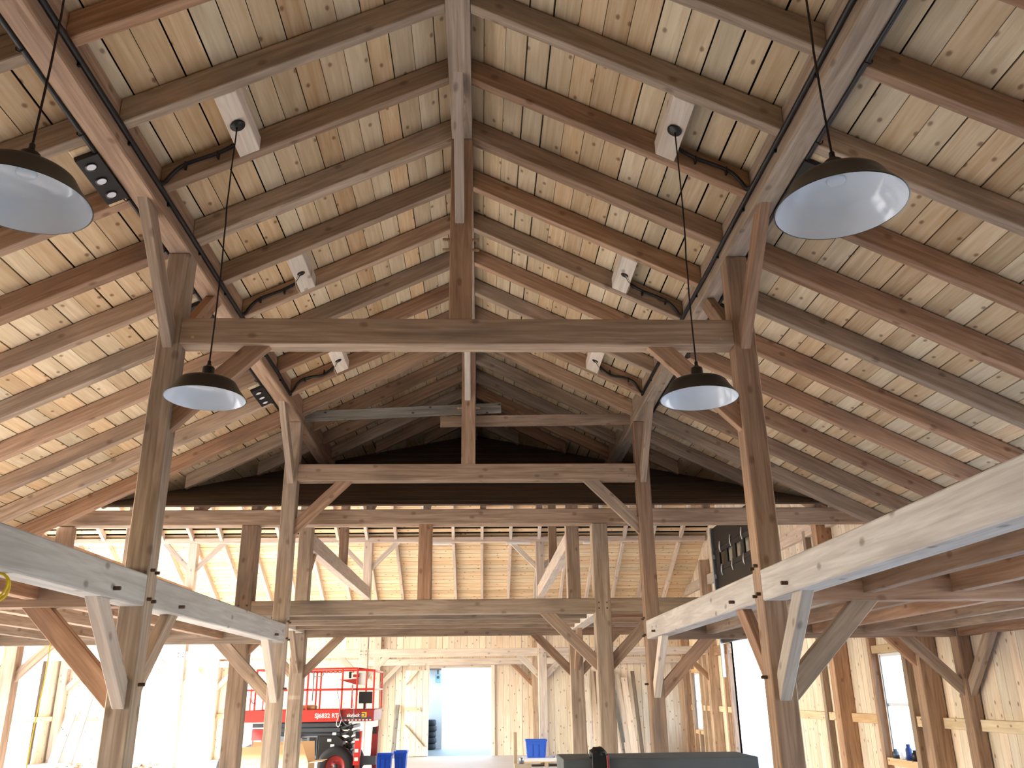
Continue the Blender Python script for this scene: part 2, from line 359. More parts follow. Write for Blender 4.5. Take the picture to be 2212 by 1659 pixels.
# ------------------------------------------------------------------ the two trusses of the near nave
NAMES = {1: 'front', 2: 'second'}
for n, y in ((1, Y1), (2, Y2)):
    nm = NAMES[n]; ym = y + PW / 2
    for s in (-1, 1):
        sd = 'left' if s < 0 else 'right'
        xi, xo = s * A, s * (A + PW)
        p = box('post', (min(xi, xo), y, 0), (max(xi, xo), y + PW, 3.87 + H), MT, Z, None, .01)
        tag(p, 'tall square post on the %s side of the %s truss' % (sd, nm), 'post')
        for z in (2.60, 2.83):
            peg(p, (xi + s * .03, y + .05, z), (xi - s * .035, y + .05, z), .014, MPEGD)
            peg(p, (xi + s * .03, y + .15, z - .01), (xi - s * .035, y + .15, z - .01), .014, MPEGD)
        peg(p, (xi + s * .03, y + .1, 1.95), (xi - s * .05, y + .1, 1.95), .014, MPEGD)
        peg(p, (s * (A + .14), y + .02, 1.95), (s * (A + .14), y - .03, 1.95), .014, MPEGD)
        # knee braces
        brace('brace', (xi, ym, 2.96 + H), (-s, 0, 0), .80, .09, .165, MT, 'brace from the %s post up to the tie beam of the %s truss' % (sd, nm))
        brace('brace', (s * (A + .095), y, 3.87 + H), (0, -1, 0), .96, .088, .165, MT, 'high brace in front of the %s post of the %s truss, up to the purlin' % (sd, nm))
        if n == 1:
            brace('brace', (s * (A + .095), y + PW, 3.87 + H), (0, 1, 0), .96, .088, .165, MT, 'high brace behind the %s post of the front truss, up to the purlin' % sd)
            brace('brace', (s * (A + .095), y + PW, 2.54), (0, 1, 0), .78, .088, .15, MT, 'low brace behind the %s post of the front truss, up to the pale beam' % sd)
        brace('brace', (s * (A + .095), y, 2.54), (0, -1, 0), .78, .095, .15, MP, 'pale low brace in front of the %s post of the %s truss' % (sd, nm))
        brace('brace', (xo, ym, 2.54), (s, 0, 0), .80, .09, .165, MT, 'low brace from the %s post of the %s truss out to the side aisle beam' % (sd, nm))
        # aisle tie
        xa = s * 6.9
        t = box('aisle_tie', (min(xo, xa), y + .01, 2.54), (max(xo, xa), y + PW - .01, 2.79), MT, X)
        tag(t, 'cross beam of the %s side aisle at the %s truss' % (sd, nm), 'beam')
    t = box('tie_beam', (-A, y, 2.962 + H), (A, y + PW, 3.212 + H), MT, X, None, .008)
    tag(t, 'horizontal tie beam of the %s truss under its king post' % nm, 'beam')
    for x in (-A + .12, A - .12): peg(t, (x, y + .02, 3.02 + H), (x, y - .02, 3.02 + H), .013)
    kp = box('king_post', (-.105, y, 3.212 + H), (.105, y + PW, zrb), MT, Z, None, .008)
    tag(kp, 'king post from the %s tie beam up to the ridge' % nm, 'post')
    for z in ((3.95 + H, 4.06 + H) if n == 1 else (4.10 + H,)):
        peg(kp, (-.175, y + .06, z), (-.10, y + .06, z), .015); peg(kp, (.10, y + .06, z), (.17, y + .06, z), .015)
    brace('brace', (-.015, y, zrb), (0, -1, 0), .97, .088, .165, MP, 'pale brace from the king post of the %s truss forward to the ridge beam' % nm)
    peg(rid, (-.16, Y1 - .85 if n == 1 else Y2 - .85, zrb + .09), (-.10, Y1 - .85 if n == 1 else Y2 - .85, zrb + .09), .015)
    peg(rid, (.10, Y1 - .85 if n == 1 else Y2 - .85, zrb + .09), (.16, Y1 - .85 if n == 1 else Y2 - .85, zrb + .09), .015)
# lengthwise pale plates
for s in (-1, 1):
    sd = 'left' if s < 0 else 'right'
    xi, xo = s * A, s * (A + PW)
    for y0, y1, wd in ((1.9, Y1, 'nearer'), (Y1 + PW, Y2, 'farther')):
        o = box('plate_beam', (min(xi, xo), y0, 2.54), (max(xi, xo), y1, 2.79), MPL, Y, None, .01)
        tag(o, 'pale %s beam running lengthwise on the %s, %s the front truss' % ('thick' if wd == 'nearer' else 'rough-sawn', sd, 'ahead of' if wd == 'nearer' else 'behind'), 'beam')
        for yy in (y0 + .62, y1 - .62):
            if yy > 5: peg(o, (xi + s * .02, yy, 2.61), (xi - s * .05, yy, 2.61), .015, MPEGD)
    # aisle joists
    for b0, b1, bn in ((1.9, Y1 + .01, 'ahead of the front truss'), (Y1 + PW - .01, Y2 + .01, 'behind the front truss')):
        for i in range(5):
            x = s * (3.40 + .75 * i)
            o = box('joist', (x - .05, b0, 2.60), (x + .05, b1, 2.79), MT, Y)
            tag(o, '%s loft joist of the %s aisle %s, counted from the nave' % (ORD[i + 1], sd, bn), 'joist', 'aisle loft joists')
o = box('deck_plank', (-2.98, 3.5, 2.795), (-2.75, Y1 - .02, 2.86), MT, Y); tag(o, 'reddish loft plank lying along the outer edge of the left pale beam', 'plank')
o = box('deck_plank', (-2.98, Y1 + .25, 2.795), (-2.75, Y2 - .02, 2.86), MT, Y); tag(o, 'reddish loft plank behind the left front post, along the pale beam', 'plank')
# outer posts of the right aisle
p = box('post', (6.9, Y2, 0), (7.08, Y2 + PW, 2.79), MT, Z, None, .01); tag(p, 'dark outer post of the right aisle in front of the boarded wall', 'post')
brace('brace', (6.9, Y2 + .1, 2.54), (-1, 0, 0), .80, .09, .15, MT, 'brace from the outer right post back to the side aisle beam')
brace('brace', (6.99, Y2, 2.54), (0, -1, 0), .80, .09, .15, MT, 'brace from the outer right post along the boarded wall')
o = box('wall_plate', (6.92, 4.8, 2.54), (7.08, Y2, 2.79), MT, Y); tag(o, 'beam lying along the right boarded wall ahead of the outer post', 'beam')
o = box('infill_board', (-6.95, Y3 + .01, 2.9), (-6.16, Y3 + .06, 4.0), MT, Z); tag(o, 'wide brown board under the last left rafter, outer one of the pair', 'board')
o = box('infill_board', (-6.14, Y3 + .02, 2.9), (-5.90, Y3 + .14, 4.27), MT, Z); tag(o, 'brown upright at the left end of the long dark beam', 'board')
# temporary boards nailed behind the second truss
o = beam('attic_board', (-2.62, Y2 + PW + .03, 5.865), (.50, Y2 + PW + .03, 6.01), .04, .165, MG); tag(o, 'grey weathered board with black knots nailed behind the second king post', 'board')
o = beam('attic_board', (-.44, Y2 + PW + .075, 5.80), (2.62, Y2 + PW + .075, 5.84), .04, .175, MT); tag(o, 'brown board nailed across to the right post of the second truss', 'board')

# ------------------------------------------------------------------ main barn frame (cross wing)
BX = (-8.4, -3.2, 1.97)
PM = .25
YA, YB = 16.6, 25.9        # rows of posts under its purlins
wx = {-8.4: 'far left', -3.2: 'left', 1.97: 'right'}
o = box('eave_plate', (XL + .1, Y3, 4.28), (6.95, Y3 + .24, 4.51), MT, X, None, .008); tag(o, 'long dark beam crossing under the foot of the upper roof', 'beam')
o = box('loft_rim_beam', (-3.16, Y3, 2.957), (6.95, Y3 + .22, 3.165), MT, X, None, .008); tag(o, 'long dark beam at the front edge of the upper loft', 'beam')
for x, lab in ((-3.28, 'left post standing between the two long dark beams'), (1.99, 'right post rising past the front edge of the loft')):
    p = box('post', (x - .12, Y3 - .005, 0), (x + .12, Y3 + .235, 4.28), MT, Z, None, .01); tag(p, lab, 'post')
    for z in (3.02, 3.10):
        for dx in (-.06, .06): peg(p, (x + dx, Y3 + .02, z), (x + dx, Y3 - .02, z), .012, MPEGD)
p = box('post', (-.75, Y3 + .01, 3.165), (-.55, Y3 + .21, 4.28), MT, Z); tag(p, 'short post on the loft edge below the king posts', 'post')
brace('brace', (1.87, Y3 + .11, 2.957), (-1, 0, 0), .82, .09, .165, MT, 'brace from the right loft post inward to the loft edge beam')
brace('brace', (2.11, Y3 + .11, 2.957), (1, 0, 0), .82, .09, .165, MT, 'brace from the right loft post outward to the loft edge beam')
brace('brace', (-3.16, Y3 + .11, 2.957), (1, 0, 0), .55, .09, .12, MT, 'short brace at the left end of the loft edge beam')
for i, y in enumerate((13.95, 14.93, 15.85)):
    for x0, x1, sdn in ((-3.1, 1.87, 'middle'), (2.07, 6.95, 'right')):
        o = box('joist', (x0, y, 2.965), (x1, y + .09, 3.15), MT, X); tag(o, '%s loft joist behind the loft edge beam, %s bay' % (ORD[i + 1], sdn), 'joist', 'upper loft joists')
for x in (-3.2, 1.97):
    o = box('loft_beam', (x - .1, Y3 + .235, 2.95), (x + .1, YA, 3.16), MW, Y); tag(o, 'short pale beam joining the loft edge to the %s inner post' % wx[x], 'beam')
    brace('brace', (x, YA, 2.95), (0, -1, 0), .72, .09, .13, MT, 'brace from the %s inner post forward to the pale loft beam' % wx[x])
for yrow, rn in ((YA, 'inner'), (YB, 'far')):
    for x in BX:
        p = box('post', (x - PM / 2, yrow, 0), (x + PM / 2, yrow + PM, 6.18), MT if rn == 'inner' else MP, Z, None, .01)
        tag(p, '%s %s post of the main barn' % (wx[x], rn), 'post')
        for z in (2.95, 3.05):
            for dx in (-.07, .07): peg(p, (x + dx, yrow + .02, z), (x + dx, yrow - .03, z), .012, MPEGD)
        for sx in (-1, 1):
            brace('brace', (x + sx * PM / 2, yrow + PM / 2, 2.88), (sx, 0, 0), .74 if rn == 'inner' else .64, .09, .15, MT if rn == 'inner' else MP, 'low brace on the %s of the %s %s post' % ('left' if sx < 0 else 'right', wx[x], rn))
            if rn == 'far': brace('brace', (x + sx * PM / 2, yrow + PM / 2, 6.18), (sx, 0, 0), .84, .09, .14, MP, 'high brace on the %s of the %s far post under the purlin' % ('left' if sx < 0 else 'right', wx[x]))
    edges = [XL + .1] + [v for x in BX for v in (x - PM / 2, x + PM / 2)] + [6.95]
    for i, (a, b) in enumerate(zip(edges[::2], edges[1::2])):
        o = box('cross_beam', (a, yrow + .02, 2.88), (b, yrow + PM - .02, 3.10), MT if rn == 'inner' else MP, X, None, .008)
        tag(o, '%s beam linking the %s row of posts, %s span' % ('brown' if rn == 'inner' else 'pale', rn, ('far left', 'left', 'middle', 'right')[i]), 'beam')
    o = box('purlin', (XL + .05, yrow, 6.18), (7.05, yrow + .22, zmain(yrow if rn == 'inner' else yrow + .22) - .01), MP, X, None, .008); tag(o, 'purlin of the main roof on the %s row of posts' % rn, 'purlin')
for x in BX:
    o = box('loft_tie', (x - .1, YA + PM, 4.54), (x + .1, YB, 4.86), MP if x > -5 else MT, Y, None, .008); tag(o, 'high tie beam running back between the %s inner and far posts' % wx[x], 'beam')
    kp = box('king_post', (x - .1, YR - .1, 4.86), (x + .1, YR + .1, zmain(YR) - .35), MT, Z); tag(kp, 'post standing on the %s high tie beam' % wx[x], 'post')
    brace('brace', (x, YA + PM, 4.54), (0, 1, 0), .80, .09, .15, MT, 'brace from the %s inner post back to the high tie beam' % wx[x])
o = box('ridge_beam', (XL + .05, YR - .1, zmain(YR) - .36), (7.05, YR + .1, zmain(YR) - .06), MT, X); tag(o, 'ridge beam of the main barn', 'beam')
for i in range(24):      # main rafters on both slopes
    x = .22 + SP * (i - 15)
    if x > 6.9 or x < XL + .1: continue
    for s in (1, -1):
        dz = .20
        ys = [Y3 - .1, YA] if s > 0 else [2 * YR - Y3 + .0, YB + .22]
        segs = [(Y3 + .03, YA - .0), (YA + .22, YR - .1)] if s > 0 else [(YF - .02, YB + .22), (YB, YR + .1)]
        for j, (ya, yb) in enumerate(segs):
            if s > 0 and j == 1: continue
            P = lambda y, d: V((x - .045, y, zmain(y) - .006 - d))
            o = prism('rafter', [P(ya, dz), P(yb, dz), P(yb, 0), P(ya, 0)], X * .09, V((0, s, SL)), MT if s > 0 else MP)
            # seen from the floor these are numbered from the boarded wall at the right
            n = 24 - i
            if s > 0: tag(o, 'rafter tail resting on the long dark beam, %s from the right wall' % ORD[max(1, n)], 'rafter', 'rafter tails of the near main slope')
            else: tag(o, 'main roof rafter on the far slope %s the purlin, %s from the right wall' % ('below' if j == 0 else 'above', ORD[max(1, n)]), 'rafter', 'rafters of the far main slope')
# corner and wall posts of the main barn
for x, y, lab, m in ((6.92, 13.3, 'dark wall post beside the tall near window', MT), (6.92, 16.6, 'dark wall post between the near window and the big opening', MT),
                  (6.92, 25.9, 'greyish wall post just past the big opening', MT), (6.92, 29.33, 'dark corner post of the far right corner', MT),
                  (-13.2, 29.33, 'corner post where the bright left walls meet', MP), (1.97, 29.33, 'far wall post beside the blue tote', MT), (-3.2, 29.33, 'far wall post behind the red lift', MP), (-8.4, 29.33, 'far wall post by the scrap pile', MP)):
    p = box('wall_post', (x - .12, y, 0), (x + .12 if x < 6 else XW - .005, y + .25, 4.1 if y > 29 or y < 14 else 5.6), m, Z, None, .01); tag(p, lab, 'post')
    if y > 29 and x < 6:
        for sx in (-1, 1):
            if x < -13 and sx < 0: continue
            brace('brace', (x + sx * .12, y + .12, 2.75), (sx, 0, 0), .70, .09, .14, MT if x > 0 else MP, '%s brace of the %s' % ('left' if sx < 0 else 'right', lab))
brace('brace', (6.80, Y3 + .55, 2.957), (-1, 0, 0), .80, .09, .15, MT, 'second dark brace close behind the outer right post')
brace('brace', (6.80, 26.02, 2.88), (-1, 0, 0), .75, .09, .14, MT, 'brace from the greyish wall post to the pale beam')
o = box('wall_beam', (XL + .1, 29.35, 2.75), (6.8, 29.55, 2.95), MP, X); tag(o, 'beam along the far boarded wall', 'beam')

# ------------------------------------------------------------------ right wall: vertical boards, openings, studs, girts
DO = (20.5, 24.4, 3.12)       # big opening y0,y1,top
WIN = [(14.30, 15.30, .78, 2.42), (27.95, 28.95, .72, 2.40)]
wr = empty('wall_right', (XW, 17, 0)); tag(wr, 'right wall of upright pale boards with a big opening and two windows', None, None, 'structure')
def ztop(y):
    return ZC - SL * 7.2 + .02 if y < Y3 - .1 else zmain(y) + .03
y = -2.4
while y < YF:
    wb = W8 * random.uniform(.94, 1.06); y1 = min(y + wb, YF); gp = random.choice((.003, .005, .008))
    zt = max(ztop(y), ztop(y1)); segs = [(0, zt)]
    for (a, b, z0, z1) in [(DO[0], DO[1], 0, DO[2]), (3.4, 10.2, 0, 3.5)] + WIN:  # the nearest opening is out of view, added to let in side skylight
        if y1 > a + .02 and y < b - .02:
            if b - y < .12 or y1 - a < .12: pass
            ns = []
            for (u, v) in segs:
                if z0 > u + .02: ns.append((u, z0))
                if z1 < v - .02: ns.append((z1, v))
            segs = ns
    for (u, v) in segs:
        dx = random.uniform(0, .004)
        box('wall_board', (XW + dx, y, u), (XW + .025 + dx, y1 - gp, v), MS, Z, wr, 0)
    y = y1
# backing outside the boards, added to stop light through the joints
def skin(poly): prism('backing_sheet', poly, X * .012, Z, M_felt, wr, 0)
xs = XW + .032
skin([(xs, 10.2, 0), (xs, 12.85, 0), (xs, 12.85, 3.7), (xs, -2.4, 3.7), (xs, -2.4, 0), (xs, 3.4, 0), (xs, 3.4, 3.5), (xs, 10.2, 3.5)])
skin([(xs, 12.85, 0), (xs, 14.3, 0), (xs, 14.3, zmain(14.3)), (xs, 12.85, zmain(12.85))])
skin([(xs, 14.3, 0), (xs, 15.3, 0), (xs, 15.3, .78), (xs, 14.3, .78)]); skin([(xs, 14.3, 2.42), (xs, 15.3, 2.42), (xs, 15.3, zmain(15.3)), (xs, 14.3, zmain(14.3))])
skin([(xs, 15.3, 0), (xs, DO[0], 0), (xs, DO[0], zmain(DO[0])), (xs, 15.3, zmain(15.3))])
skin([(xs, DO[0], DO[2]), (xs, DO[1], DO[2]), (xs, DO[1], zmain(DO[1])), (xs, YR, zmain(YR)), (xs, DO[0], zmain(DO[0]))])
skin([(xs, DO[1], 0), (xs, 27.95, 0), (xs, 27.95, zmain(27.95)), (xs, DO[1], zmain(DO[1]))])
skin([(xs, 27.95, 0), (xs, 28.95, 0), (xs, 28.95, .72), (xs, 27.95, .72)]); skin([(xs, 27.95, 2.40), (xs, 28.95, 2.40), (xs, 28.95, zmain(28.95)), (xs, 27.95, zmain(27.95))])
skin([(xs, 28.95, 0), (xs, YF, 0), (xs, YF, zmain(YF)), (xs, 28.95, zmain(28.95))])
# studs and girts: pieces of that wall
for y0, w_, z0, z1 in ((15.36, .12, 0, 4), (14.12, .14, 0, 3.6), (17.70, .14, 0, 5), (20.28, .16, 0, 5.6), (24.42, .1, 0, 3.1), (24.98, .13, 0, 2.8), (27.25, .16, 0, 2.9), (27.75, .13, 0, 2.9), (28.98, .12, 0, 2.9), (28.3, .12, 0, .7)):
    box('stud', (6.98, y0, z0), (XW - .002, y0 + w_, z1), MT, Z, wr, .004)
for a, b in ((10.25, 12.28), (12.52, 13.28), (13.57, 14.1), (15.5, 16.58), (16.87, 17.68), (17.86, 20.26), (24.54, 24.96), (25.13, 25.88), (26.17, 27.22), (27.42, 27.73), (29.12, 29.31)):
    box('girt', (7.0, a, 1.29), (XW - .003, b, 1.44), MB, Y, wr, .004)
box('girt', (6.985, 24.4, 2.82), (XW - .003, 25.88, 3.08), MT, Y, wr, .004)
box('girt', (6.985, 13.57, 4.86), (XW - .003, 20.26, 5.15), MP, Y, wr, .004)
box('girt', (6.985, 24.7, 4.86), (XW - .003, 29.3, 5.15), MP, Y, wr, .004)
box('girt', (7.0, 14.26, 2.43), (XW - .003, 15.36, 2.56), MB, Y, wr, .004); box('girt', (7.0, 14.26, .66), (XW - .003, 15.36, .77), MB, Y, wr, .004)
box('girt', (7.0, 27.9, .60), (XW - .003, 28.98, .71), MB, Y, wr, .004); box('girt', (7.0, 27.9, 2.41), (XW - .003, 28.98, 2.52), MB, Y, wr, .004)
for i, (a, b, z0, z1) in enumerate(WIN):
    wn = empty('window_%d' % (i + 1), (XW, (a + b) / 2, z0)); tag(wn, ('tall bright sash window in the right wall, near one', 'small bright sash window in the right wall near the far corner')[i], None, None, 'structure')
    xf0, xf1 = XW - .02, XW + .06
    for lo, hi in (((xf0, a, z0), (xf1, a + .05, z1)), ((xf0, b - .05, z0), (xf1, b, z1)), ((xf0, a + .05, z0), (xf1, b - .05, z0 + .05)), ((xf0, a + .05, z1 - .05), (xf1, b - .05, z1))):
        box('window_frame', lo, hi, M_upvc, None, wn)
    zm = (z0 + z1) / 2
    box('sash_rail', (xf0 + .02, a + .05, zm - .025), (xf1 - .01, b - .05, zm + .025), M_upvc, Y, wn)
    for u, v in ((z0 + .05, zm - .025), (zm + .025, z1 - .05)):
        box('pane', (XW + .02, a + .05, u), (XW + .026, b - .05, v), M_glass, Y, wn, 0)
    box('seal', (xf0 - .004, b - .072, z0 + .02), (xf0, b - .052, z1 - .02), M_dkframe, Z, wn, 0)

# raised black sectional door over the big opening
dr = empty('door_1', (6.93, 22.5, 3.08)); tag(dr, 'black sectional overhead door raised above the big opening, row of four windows', None, None, 'structure')
z = 3.10
for r in range(5):
    h = .64
    if r == 3:      # panel with four windows: built as rails and stiles
        ws = [(23.45, 24.0), (22.67, 23.22), (21.89, 22.44), (21.11, 21.66)]
        box('door_panel', (6.90, DO[0] + .05, z), (6.95, DO[1] + .1, z + .13), M_door, Y, dr, .003)
        box('door_panel', (6.90, DO[0] + .05, z + h - .14), (6.95, DO[1] + .1, z + h - .01), M_door, Y, dr, .003)
        ed = [DO[1] + .1] + [v for a, b in ws for v in (b, a)] + [DO[0] + .05]
        for hi, lo in zip(ed[::2], ed[1::2]): box('door_panel', (6.90, lo, z + .13), (6.95, hi, z + h - .14), M_door, Z, dr, .003)
        for a, b in ws: box('pane', (6.93, a, z + .13), (6.936, b, z + h - .14), M_glass, Y, dr, 0)
    else:
        box('door_panel', (6.90, DO[0] + .05, z), (6.95, DO[1] + .1, z + h - .01), M_door, Y, dr, .003)
    if r in (3, 4):
        for yy in (23.8, 22.75, 21.7, 20.8):
            tube('hinge', [(6.885, yy, z - .15), (6.87, yy + .03, z - .04), (6.86, yy - .02, z + .03), (6.885, yy, z + .15)], .018, M_hinge, dr, 6)
    z += h
box('door_track', (6.84, DO[1] + .12, 2.2), (6.92, DO[1] + .15, 6.3), M_zinc, Z, dr, .002)
box('door_track', (6.84, DO[1] + .15, 2.2), (6.855, DO[1] + .22, 6.3), M_zinc, Z, dr, .002)
for zz in (3.2, 3.75, 4.3, 4.85, 5.4): box('roller_bracket', (6.86, DO[1] + .02, zz), (6.898, DO[1] + .13, zz + .12), M_zinc, Z, dr, .003)

# ------------------------------------------------------------------ far wall with the doorway, left gable wall, added unseen walls shaping the sunlight
wf = empty('wall_far', (0, YF, 0)); tag(wf, 'far wall of upright knotty boards with the bright doorway', None, None, 'structure')
DX = (-1.50, .52, 2.66)
x = XL
while x < XW:
    wb = W8 * random.uniform(.94, 1.06); x1 = min(x + wb, XW); gp = random.choice((.004, .006, .010))
    if x < DX[0] < x1: x1 = DX[0]
    if x < DX[1] < x1: x1 = DX[1]
    z0 = DX[2] if x >= DX[0] - .001 and x1 <= DX[1] + .001 else 0
    if x1 - x > .03:
        dy = random.uniform(0, .004); box('wall_board', (x, YF + dy, z0), (x1 - gp, YF + .025 + dy, zmain(YF) + .05), MS, Z, wf, 0)
    x = x1
for a, b, z0 in ((XL, DX[0], 0), (DX[1], XW, 0), (DX[0], DX[1], DX[2])): box('backing_sheet', (a, YF + .032, z0), (b, YF + .044, zmain(YF) + .05), M_felt, Z, wf, 0)
for a, b in ((-13.0, -8.55), (-8.25, -3.35), (-3.05, -1.65), (.70, 1.82), (2.12, 6.78)):
    box('girt', (a, YF - .10, 1.20), (b, YF - .004, 1.34), MB, X, wf, .004) if a < -3.2 else None
box('door_jamb', (DX[0] - .1, YF - .06, 0), (DX[0], YF + .05, DX[2] + .1), MW, Z, wf); box('door_jamb', (DX[1], YF - .06, 0), (DX[1] + .12, YF + .05, DX[2] + .1), MW, Z, wf)
box('door_head', (DX[0], YF - .06, DX[2]), (DX[1], YF + .05, DX[2] + .1), MW, X, wf)
wl = empty('wall_left', (XL, 22, 0)); tag(wl, 'sunlit gable wall at the far left end of the main barn', None, None, 'structure')
y = Y3
LO = (13.2, 28.4, 5.2)
while y < YF:
    y1 = min(y + W8, YF); z0 = LO[2] if LO[0] <= y < LO[1] else 0
    if max(zmain(y), zmain(y1)) > z0 + .1: box('wall_board', (XL - .025, y, z0), (XL, y1 - .004, max(zmain(y), zmain(y1)) + .03), MS, Z, wl, 0)
    y = y1
for pg in ([(LO[1], 0), (YF, 0), (YF, zmain(YF)), (LO[1], zmain(LO[1]))], [(14.25, LO[2]), (28.35, LO[2]), (YR, zmain(YR))]):
    prism('backing_sheet', [(XL - .032, u, v) for u, v in pg], -X * .012, Z, MD, wl, 0)
box('girt', (XL, 26.6, 1.20), (XL + .1, 29.3, 1.34), MB, Y, wl, .004)
wn2 = box('wall_left', (-7.24, 8.8, 2.4), (-7.15, Y3 - .1, ZC - SL * 7.2), MS, Y, None, 0); tag(wn2, 'unseen left aisle wall added as a sun block, openings shaped for light', None, None, 'structure')  # unseen wall added to block sun, gaps placed for sun patches
for a, b, c in ((-2.4, 4.8, ZC - SL * 7.2), (8.8, Y3 - .1, 2.4)): box('sun_block_section', (-7.24, a, 0), (-7.15, b, c), MS, Z, wn2, 0)
wn4 = box('wall_left', (-9.7, Y3 + .05, 0), (-7.26, Y3 + .12, 4.2), MS, Z, None, 0); tag(wn4, 'unseen wall piece added to keep sun off the inner left post', None, None, 'structure')  # added out of view to keep direct sun off the inner left post
wn3 = prism('added_wall_near', [(-7.24, -2.5, 0), (7.2, -2.5, 0), (7.2, -2.5, ZC - SL * 7.2), (0, -2.5, ZC), (-7.24, -2.5, ZC - SL * 7.2)], Y * .1, Z, MS, None, 0); tag(wn3, 'unseen gable wall added behind the camera to block skylight', None, None, 'structure')  # added out of view, shuts out direct skylight from behind

# lean-to beyond the far doorway
lt = box('floor', (-2.6, YF + .05, -.12), (1.8, 36.8, -.02), M_concd, Y, None, 0); tag(lt, 'dark concrete beyond the far doorway', None, None, 'structure')
lw = box('wall_back', (-2.6, YF + .06, -.02), (-2.5, 36.8, 3.2), M_whitewall, Y, None, 0); tag(lw, 'white side wall of the room beyond the doorway', None, None, 'structure')
lr = box('roof', (-2.7, YF + .05, 3.2), (1.9, 33.0, 3.3), M_whitewall, Y, None, 0); tag(lr, 'unseen roof added beyond the doorway to shade its floor', None, None, 'structure')  # added out of view so the floor below lies in shade

# ------------------------------------------------------------------ pendant lamps and their mounting blocks
BAYS = [(-5, 'above the nearest lamps'), (-2, 'nearest'), (1, 'middle'), (4, 'farthest')]
def slopept(s, x, y, d=0): return V((s * x, y, ZR - SL * x + d))
for s in (-1, 1):
    sd = 'left' if s < 0 else 'right'
    nrm = V((s * SL * cs, 0, cs))
    for k, wd in BAYS:
        y0 = Y1 + k * SP + .10; y1 = Y1 + (k + 1) * SP - .002; yc = (y0 + y1) / 2 - .02
        a, b = slopept(s, 1.70, y0), slopept(s, 1.86, y0)
        o = prism('mounting_block', [a, b, b + Z * .13, a + Z * .13], Y * (y1 - y0), Y, MW)
        tag(o, 'pale mounting block between two rafters on the %s slope, %s' % (sd, 'overhead' if k == -5 else wd + ' of the row'), 'block')
        if k in (1, 4):
            c = slopept(s, 1.78, yc)
            h = lathe('hole_disc', [(0, .0), (.042, .0), (.045, .003)], M_blkm, c - nrm * .003, o, nrm, 20, False)  # black disc, the dark inside of an open hole put into its colour
            wire = [c, c + V((-s * -.02, -.02, -.03)), c + V((s * .05, -.04, -.10)), c + V((s * .03, -.03, -.2)), c + V((-s * .03, 0, -.27))]
            tube('wire', wire, .004, M_wire, o, 5, smooth_pts=2)
            tube('wire', [c, c + V((s * .03, .02, -.05)), c + V((s * .09, .02, -.16))], .004, M_cable, o, 5, smooth_pts=2)
    for k, near in ((-5, True), (-2, False)):
        yc = Y1 + (k + .5) * SP + .03; xc = s * 1.78; zt = ZR - SL * 1.78; zl = 2.005 + H
        lab = {(-1, True): 'black barn pendant lamp cut off by the picture edge', (1, True): 'large black barn pendant lamp hanging clear before the right purlin',
               (-1, False): 'small-looking black barn pendant lamp hanging beside the left front post', (1, False): 'small-looking black barn pendant lamp hanging beside the right front post'}[(s, near)]
        r = empty('pendant_lamp', (xc, yc, zl)); tag(r, lab + ', white inside', 'lamp', 'barn pendant lamps')
        lathe('canopy', [(0, 0), (.058, 0), (.062, -.006), (.058, -.018), (.02, -.026), (0, -.026)], M_blk, (xc, yc, zt - .004), r, nrm, 28)
        rng = random.Random(k * 7 + s)
        pts = [(xc + s * .012 * math.sin(t * 5 + rng.random()) * (1 - t) * t * 3, yc, zt - .02 - t * (zt - .02 - zl - .262)) for t in [i / 14 for i in range(15)]]
        tube('cord', pts, .006, M_cord, r, 6)
        lathe('strain_relief', [(0, .29), (.010, .29), (.013, .285), (.013, .262), (.018, .258), (.018, .246), (0, .246)], M_blkm, (xc, yc, zl), r, Z, 16)
        lathe('collar', [(.02, .250), (.03, .246), (.036, .236), (.02, .234)], M_zinc, (xc, yc, zl), r, Z, 8, False)
        lathe('socket_cup', [(0, .242), (.036, .242), (.042, .236), (.043, .215), (.044, .175), (.048, .149), (0, .149)], M_blk, (xc, yc, zl), r, Z, 32)
        sh = lathe('shade', [(.045, .150), (.08, .148), (.16, .139), (.19, .130), (.205, .119), (.216, .100), (.230, .075), (.283, .002), (.285, 0), (.279, 0)], M_blk, (xc, yc, zl), r, Z, 64)
        lathe('shade_lining', [(.2795, .0005), (.2795, .004), (.225, .074), (.211, .098), (.200, .114), (.187, .124), (.158, .133), (.08, .142), (.03, .143), (0, .143)], M_wht, (xc, yc, zl), sh, Z, 64)
        lathe('lamp_socket', [(0, .125), (.034, .125), (.04, .130), (.044, .1425), (0, .1425)], M_wht, (xc, yc, zl), sh, Z, 20)

